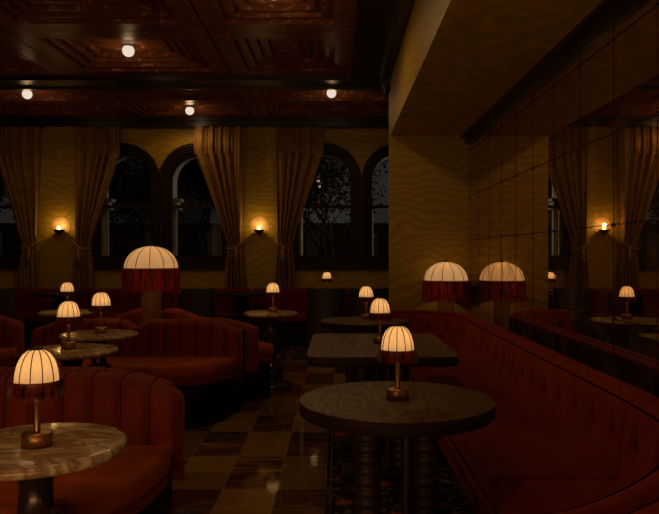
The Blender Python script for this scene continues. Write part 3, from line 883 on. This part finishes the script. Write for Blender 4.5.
def dark_table(x, label):
    t = thing('pedestal_table', label, 'table', (x, 10.85, 0), 0, 'dark pedestal tables by the back wall')
    MB().lathe([(0,.84),(.37,.84),(.39,.85),(.39,.872),(.38,.88),(0,.88)], 48).build('tabletop', M['oak_edge'], t)
    MB().lathe([(.22,.011),(.22,.025),(.10,.04),(.09,.80),(.14,.84)], 24).build('pedestal', M['black'], t)
dark_table(-4.34, 'round dark pedestal table by the back banquette at left')
dark_table(-1.50, 'round dark pedestal table below the central wall sconce')
dark_table(-.10, 'round dark pedestal table behind the dark chairs near the column')

def chair(x, label, y=9.9, rz=0):
    t = thing('barrel_chair', label, 'chair', (x, y, 0), rz, 'dark high-backed chairs')
    # curved back shell, open toward the back wall (+y)
    def shell(R, n=24):
        return [((R)*math.sin(a), -(R)*math.cos(a)*.55) for a in [(-1.25+2.5*i/n) for i in range(n+1)]]
    o_, i_ = shell(.285), shell(.25)
    ring = o_ + i_[::-1]; n = len(ring); v = []; m_ = len(o_)
    def top(k):
        kk = k if k < m_ else n-1-k
        return 1.0 + .012*abs(2*kk/(m_-1)-1)**6
    for lev in range(2):
        v += [(p[0], p[1], .12 if lev == 0 else top(k)) for k, p in enumerate(ring)]
    f = [(k, (k+1) % n, n+(k+1) % n, n+k) for k in range(n)]
    for k in range(m_-1):
        f.append((n+k, n+k+1, 2*n-2-k, 2*n-1-k)); f.append((k, n-1-k, n-2-k, k+1))
    MB().add(v, f, False).build('backrest', M['leather'], t)
    MB().prism(rounded(.24, .24, 32, 3, 0, .10), .38, .50, .02, True).build('seat', M['velvet_deep'], t)
    for sx in (-1, 1):
        for sy in (0, 1):
            MB().tube([(sx*.20, -.04+sy*.32, .39), (sx*.21, -.06+sy*.36, .011)], [.018,.012], 8).build('leg', M['black'], t)
chair(-4.83, 'dark high-backed leather chair at far left edge')
chair(-2.01, 'dark high-backed leather chair right of the mid-room dome lamp')
chair(-.158, 'dark high-backed leather chair behind the farthest oak table')
chair(.47, 'dark high-backed leather chair partly hidden by the wallpapered column')

# carpets
rg = thing('patterned_rug', 'dark floral patterned carpet under the oak tables with striped border', 'rug', (-.07, 1.0, 0))
MB().box(0, .97, 0, 6.0, .001, .008).build('pile', M['rug'], rg)
for dx in (-.006, .028): MB().box(dx, dx+.006, 0, 6.0, .001, .010).build('border_stripe', M['brass'], rg)
tag(MB().box(0, 8.0, 0, 1.25, .001, .010).build('patterned_rug', M['rug'], None, (-6.2, 9.75, 0)), 'dark patterned carpet runner in front of the back wall banquette', 'rug')

# ------------------------------------------------------------------ outside
for i, x in enumerate(WINX):
    t = thing('stone_surround', ['pale stone arch outside the far left window', 'pale stone arch outside the left window of the left pair', 'pale stone arch outside the right window of the left pair', 'pale stone arch outside the window near the column', 'pale stone arch outside the window behind the column'][i], 'stone arch', (x, WB+.24, ZB-.1))
    a = MB(); arch_ring(a, 0, .605, .47, -1.678, -1.678, 0, .40, ZSPR-ZB+.1); a.build('arch', M['stone'], t)
    for s in (-1,):
        MB().box(s*.47-.03, s*.47+.10, .02, .38, 1.10, 1.16).box(s*.47-.03, s*.47+.07, .04, .36, 1.16, 1.24).box(s*.47-.03, s*.47+.12, .0, .40, 1.24, 1.29).build('capital', M['stone'], t)
        MB().lathe([(.06,.15),(.055,.2),(.05,1.1)], 16, (s*.47+.02, .12, 0)).build('colonnette', M['stone'], t)
struct('ground', MB().box(-25, 20, WB+.35, 40, -.6, -.5), M['ground'])
def tree(x, y, h, seed, label):
    rnd = random.Random(seed)
    t = thing('tree', label, 'tree', (x, y, -.5), 0, 'trees outside the windows')
    mb = MB(); tips = []
    def br(p, d, L, r, lev):
        n = 4; pts = [p]
        for i in range(n):
            d = (d + Vector((rnd.uniform(-.25,.25), rnd.uniform(-.25,.25), rnd.uniform(-.05,.15)))).normalized()
            pts.append(pts[-1]+d*L/n)
        mb.tube(pts, [r*(1-.45*i/n) for i in range(n+1)], 5)
        if lev == 0: tips.append(pts[-1]); tips.append(pts[2]); return
        for k in range(3 if lev > 1 else 4):
            a = rnd.uniform(0, 2*PI)
            br(pts[-1-(k % 2)], (d*.7+Vector((math.cos(a), math.sin(a), .25))*.8).normalized(), L*.66, r*.5, lev-1)
    br(Vector((0,0,0)), Vector((0,0,1)), h*.42, .13, 4)
    mb.build('trunk', M['bark'], t)
    lf = MB()
    for p in tips:
        for k in range(40):
            q = p+Vector([rnd.gauss(0,.30) for _ in range(3)]); u = Vector([rnd.gauss(0,1) for _ in range(3)]).normalized(); w = u.cross(Vector([rnd.gauss(0,1) for _ in range(3)])).normalized()
            lf.add([q-u*.05, q+w*.03, q+u*.05, q-w*.03], [(0,1,2,3)])
    lf.build('foliage', M['leaf'], t)
tree(-5.6, 16.0, 4.6, 11, 'dark leafy tree outside the left arched windows')
tree(-3.4, 19.0, 5.4, 12, 'dark bare-branched tree outside between the left arched windows')
tree(-.1, 16.5, 4.8, 13, 'dark tree outside the window near the column')
tree(-10.5, 17.5, 5.2, 14, 'dark tree outside the far left window')
bl = thing('dark_building', 'dark low building across the street outside the windows', 'building', (-5, 27, -.5))
MB().box(-16, 14, 0, 4, 0, 3.2).build('facade', M['far'], bl)
for k in range(12):
    MB().box(-13+k*2.1, -12.3+k*2.1, -.05, 0, 1.9, 2.9).build('window', M['dimreflect'], bl)  # added glowing panels standing in for room reflections in the glass

def area(name, loc, rot, sx, sy, watts, col=(1.0,.58,.25)):
    l = bpy.data.lights.new(name, 'AREA'); l.shape = 'RECTANGLE'; l.size = sx; l.size_y = sy; l.energy = watts; l.color = col
    o = bpy.data.objects.new(name, l); C.objects.link(o); o.location = loc; o.rotation_euler = rot
    return o
area('fill_uplight', (-.6, -1.2, .5), (PI-.45, 0, 0), 2.6, 1.2, 58)  # added unseen light from below to brighten soffit and ceiling
area('rear_fill', (-3.0, -2.6, 1.9), (PI/2, 0, -.25), 3.5, 1.6, 6)  # added soft fill behind the camera, no fixture there
# added unseen point light outdoors, giving the stone its faint tone
point('outdoor_fill', (3.0, 14.2, 3.4), 150, (1.0,.88,.68), .3)

w = bpy.data.worlds.new('night'); sc.world = w; w.use_nodes = True
bg = w.node_tree.nodes['Background']
tc = w.node_tree.nodes.new('ShaderNodeTexCoord'); nz = w.node_tree.nodes.new('ShaderNodeTexNoise'); nz.inputs['Scale'].default_value = 5
rp = w.node_tree.nodes.new('ShaderNodeValToRGB'); rp.color_ramp.elements[0].color = (.006,.0055,.005,1); rp.color_ramp.elements[1].color = (.05,.048,.045,1)
rp.color_ramp.elements[0].position = .35; rp.color_ramp.elements[1].position = .7
w.node_tree.links.new(tc.outputs['Generated'], nz.inputs['Vector']); w.node_tree.links.new(nz.outputs['Fac'], rp.inputs[0]); w.node_tree.links.new(rp.outputs[0], bg.inputs[0])
bg.inputs[1].default_value = .6

# ------------------------------------------------------------------ camera
cam = bpy.data.cameras.new('camera'); co = bpy.data.objects.new('camera', cam); C.objects.link(co)
co.location = (0, 0, 1.49); co.rotation_euler = (PI/2, 0, 0)
cam.sensor_width = 36; cam.lens = 36*690/659; cam.clip_start = .05
cam.shift_x = -7.5/659; cam.shift_y = -3/659
sc.camera = co
sc.view_settings.view_transform = 'Standard'; sc.view_settings.look = 'None'
sc.view_settings.exposure = 0
sc.cycles.use_denoising = True
sc.cycles.max_bounces = 8; sc.cycles.sample_clamp_indirect = 4
sc.cycles.caustics_reflective = False; sc.cycles.caustics_refractive = False
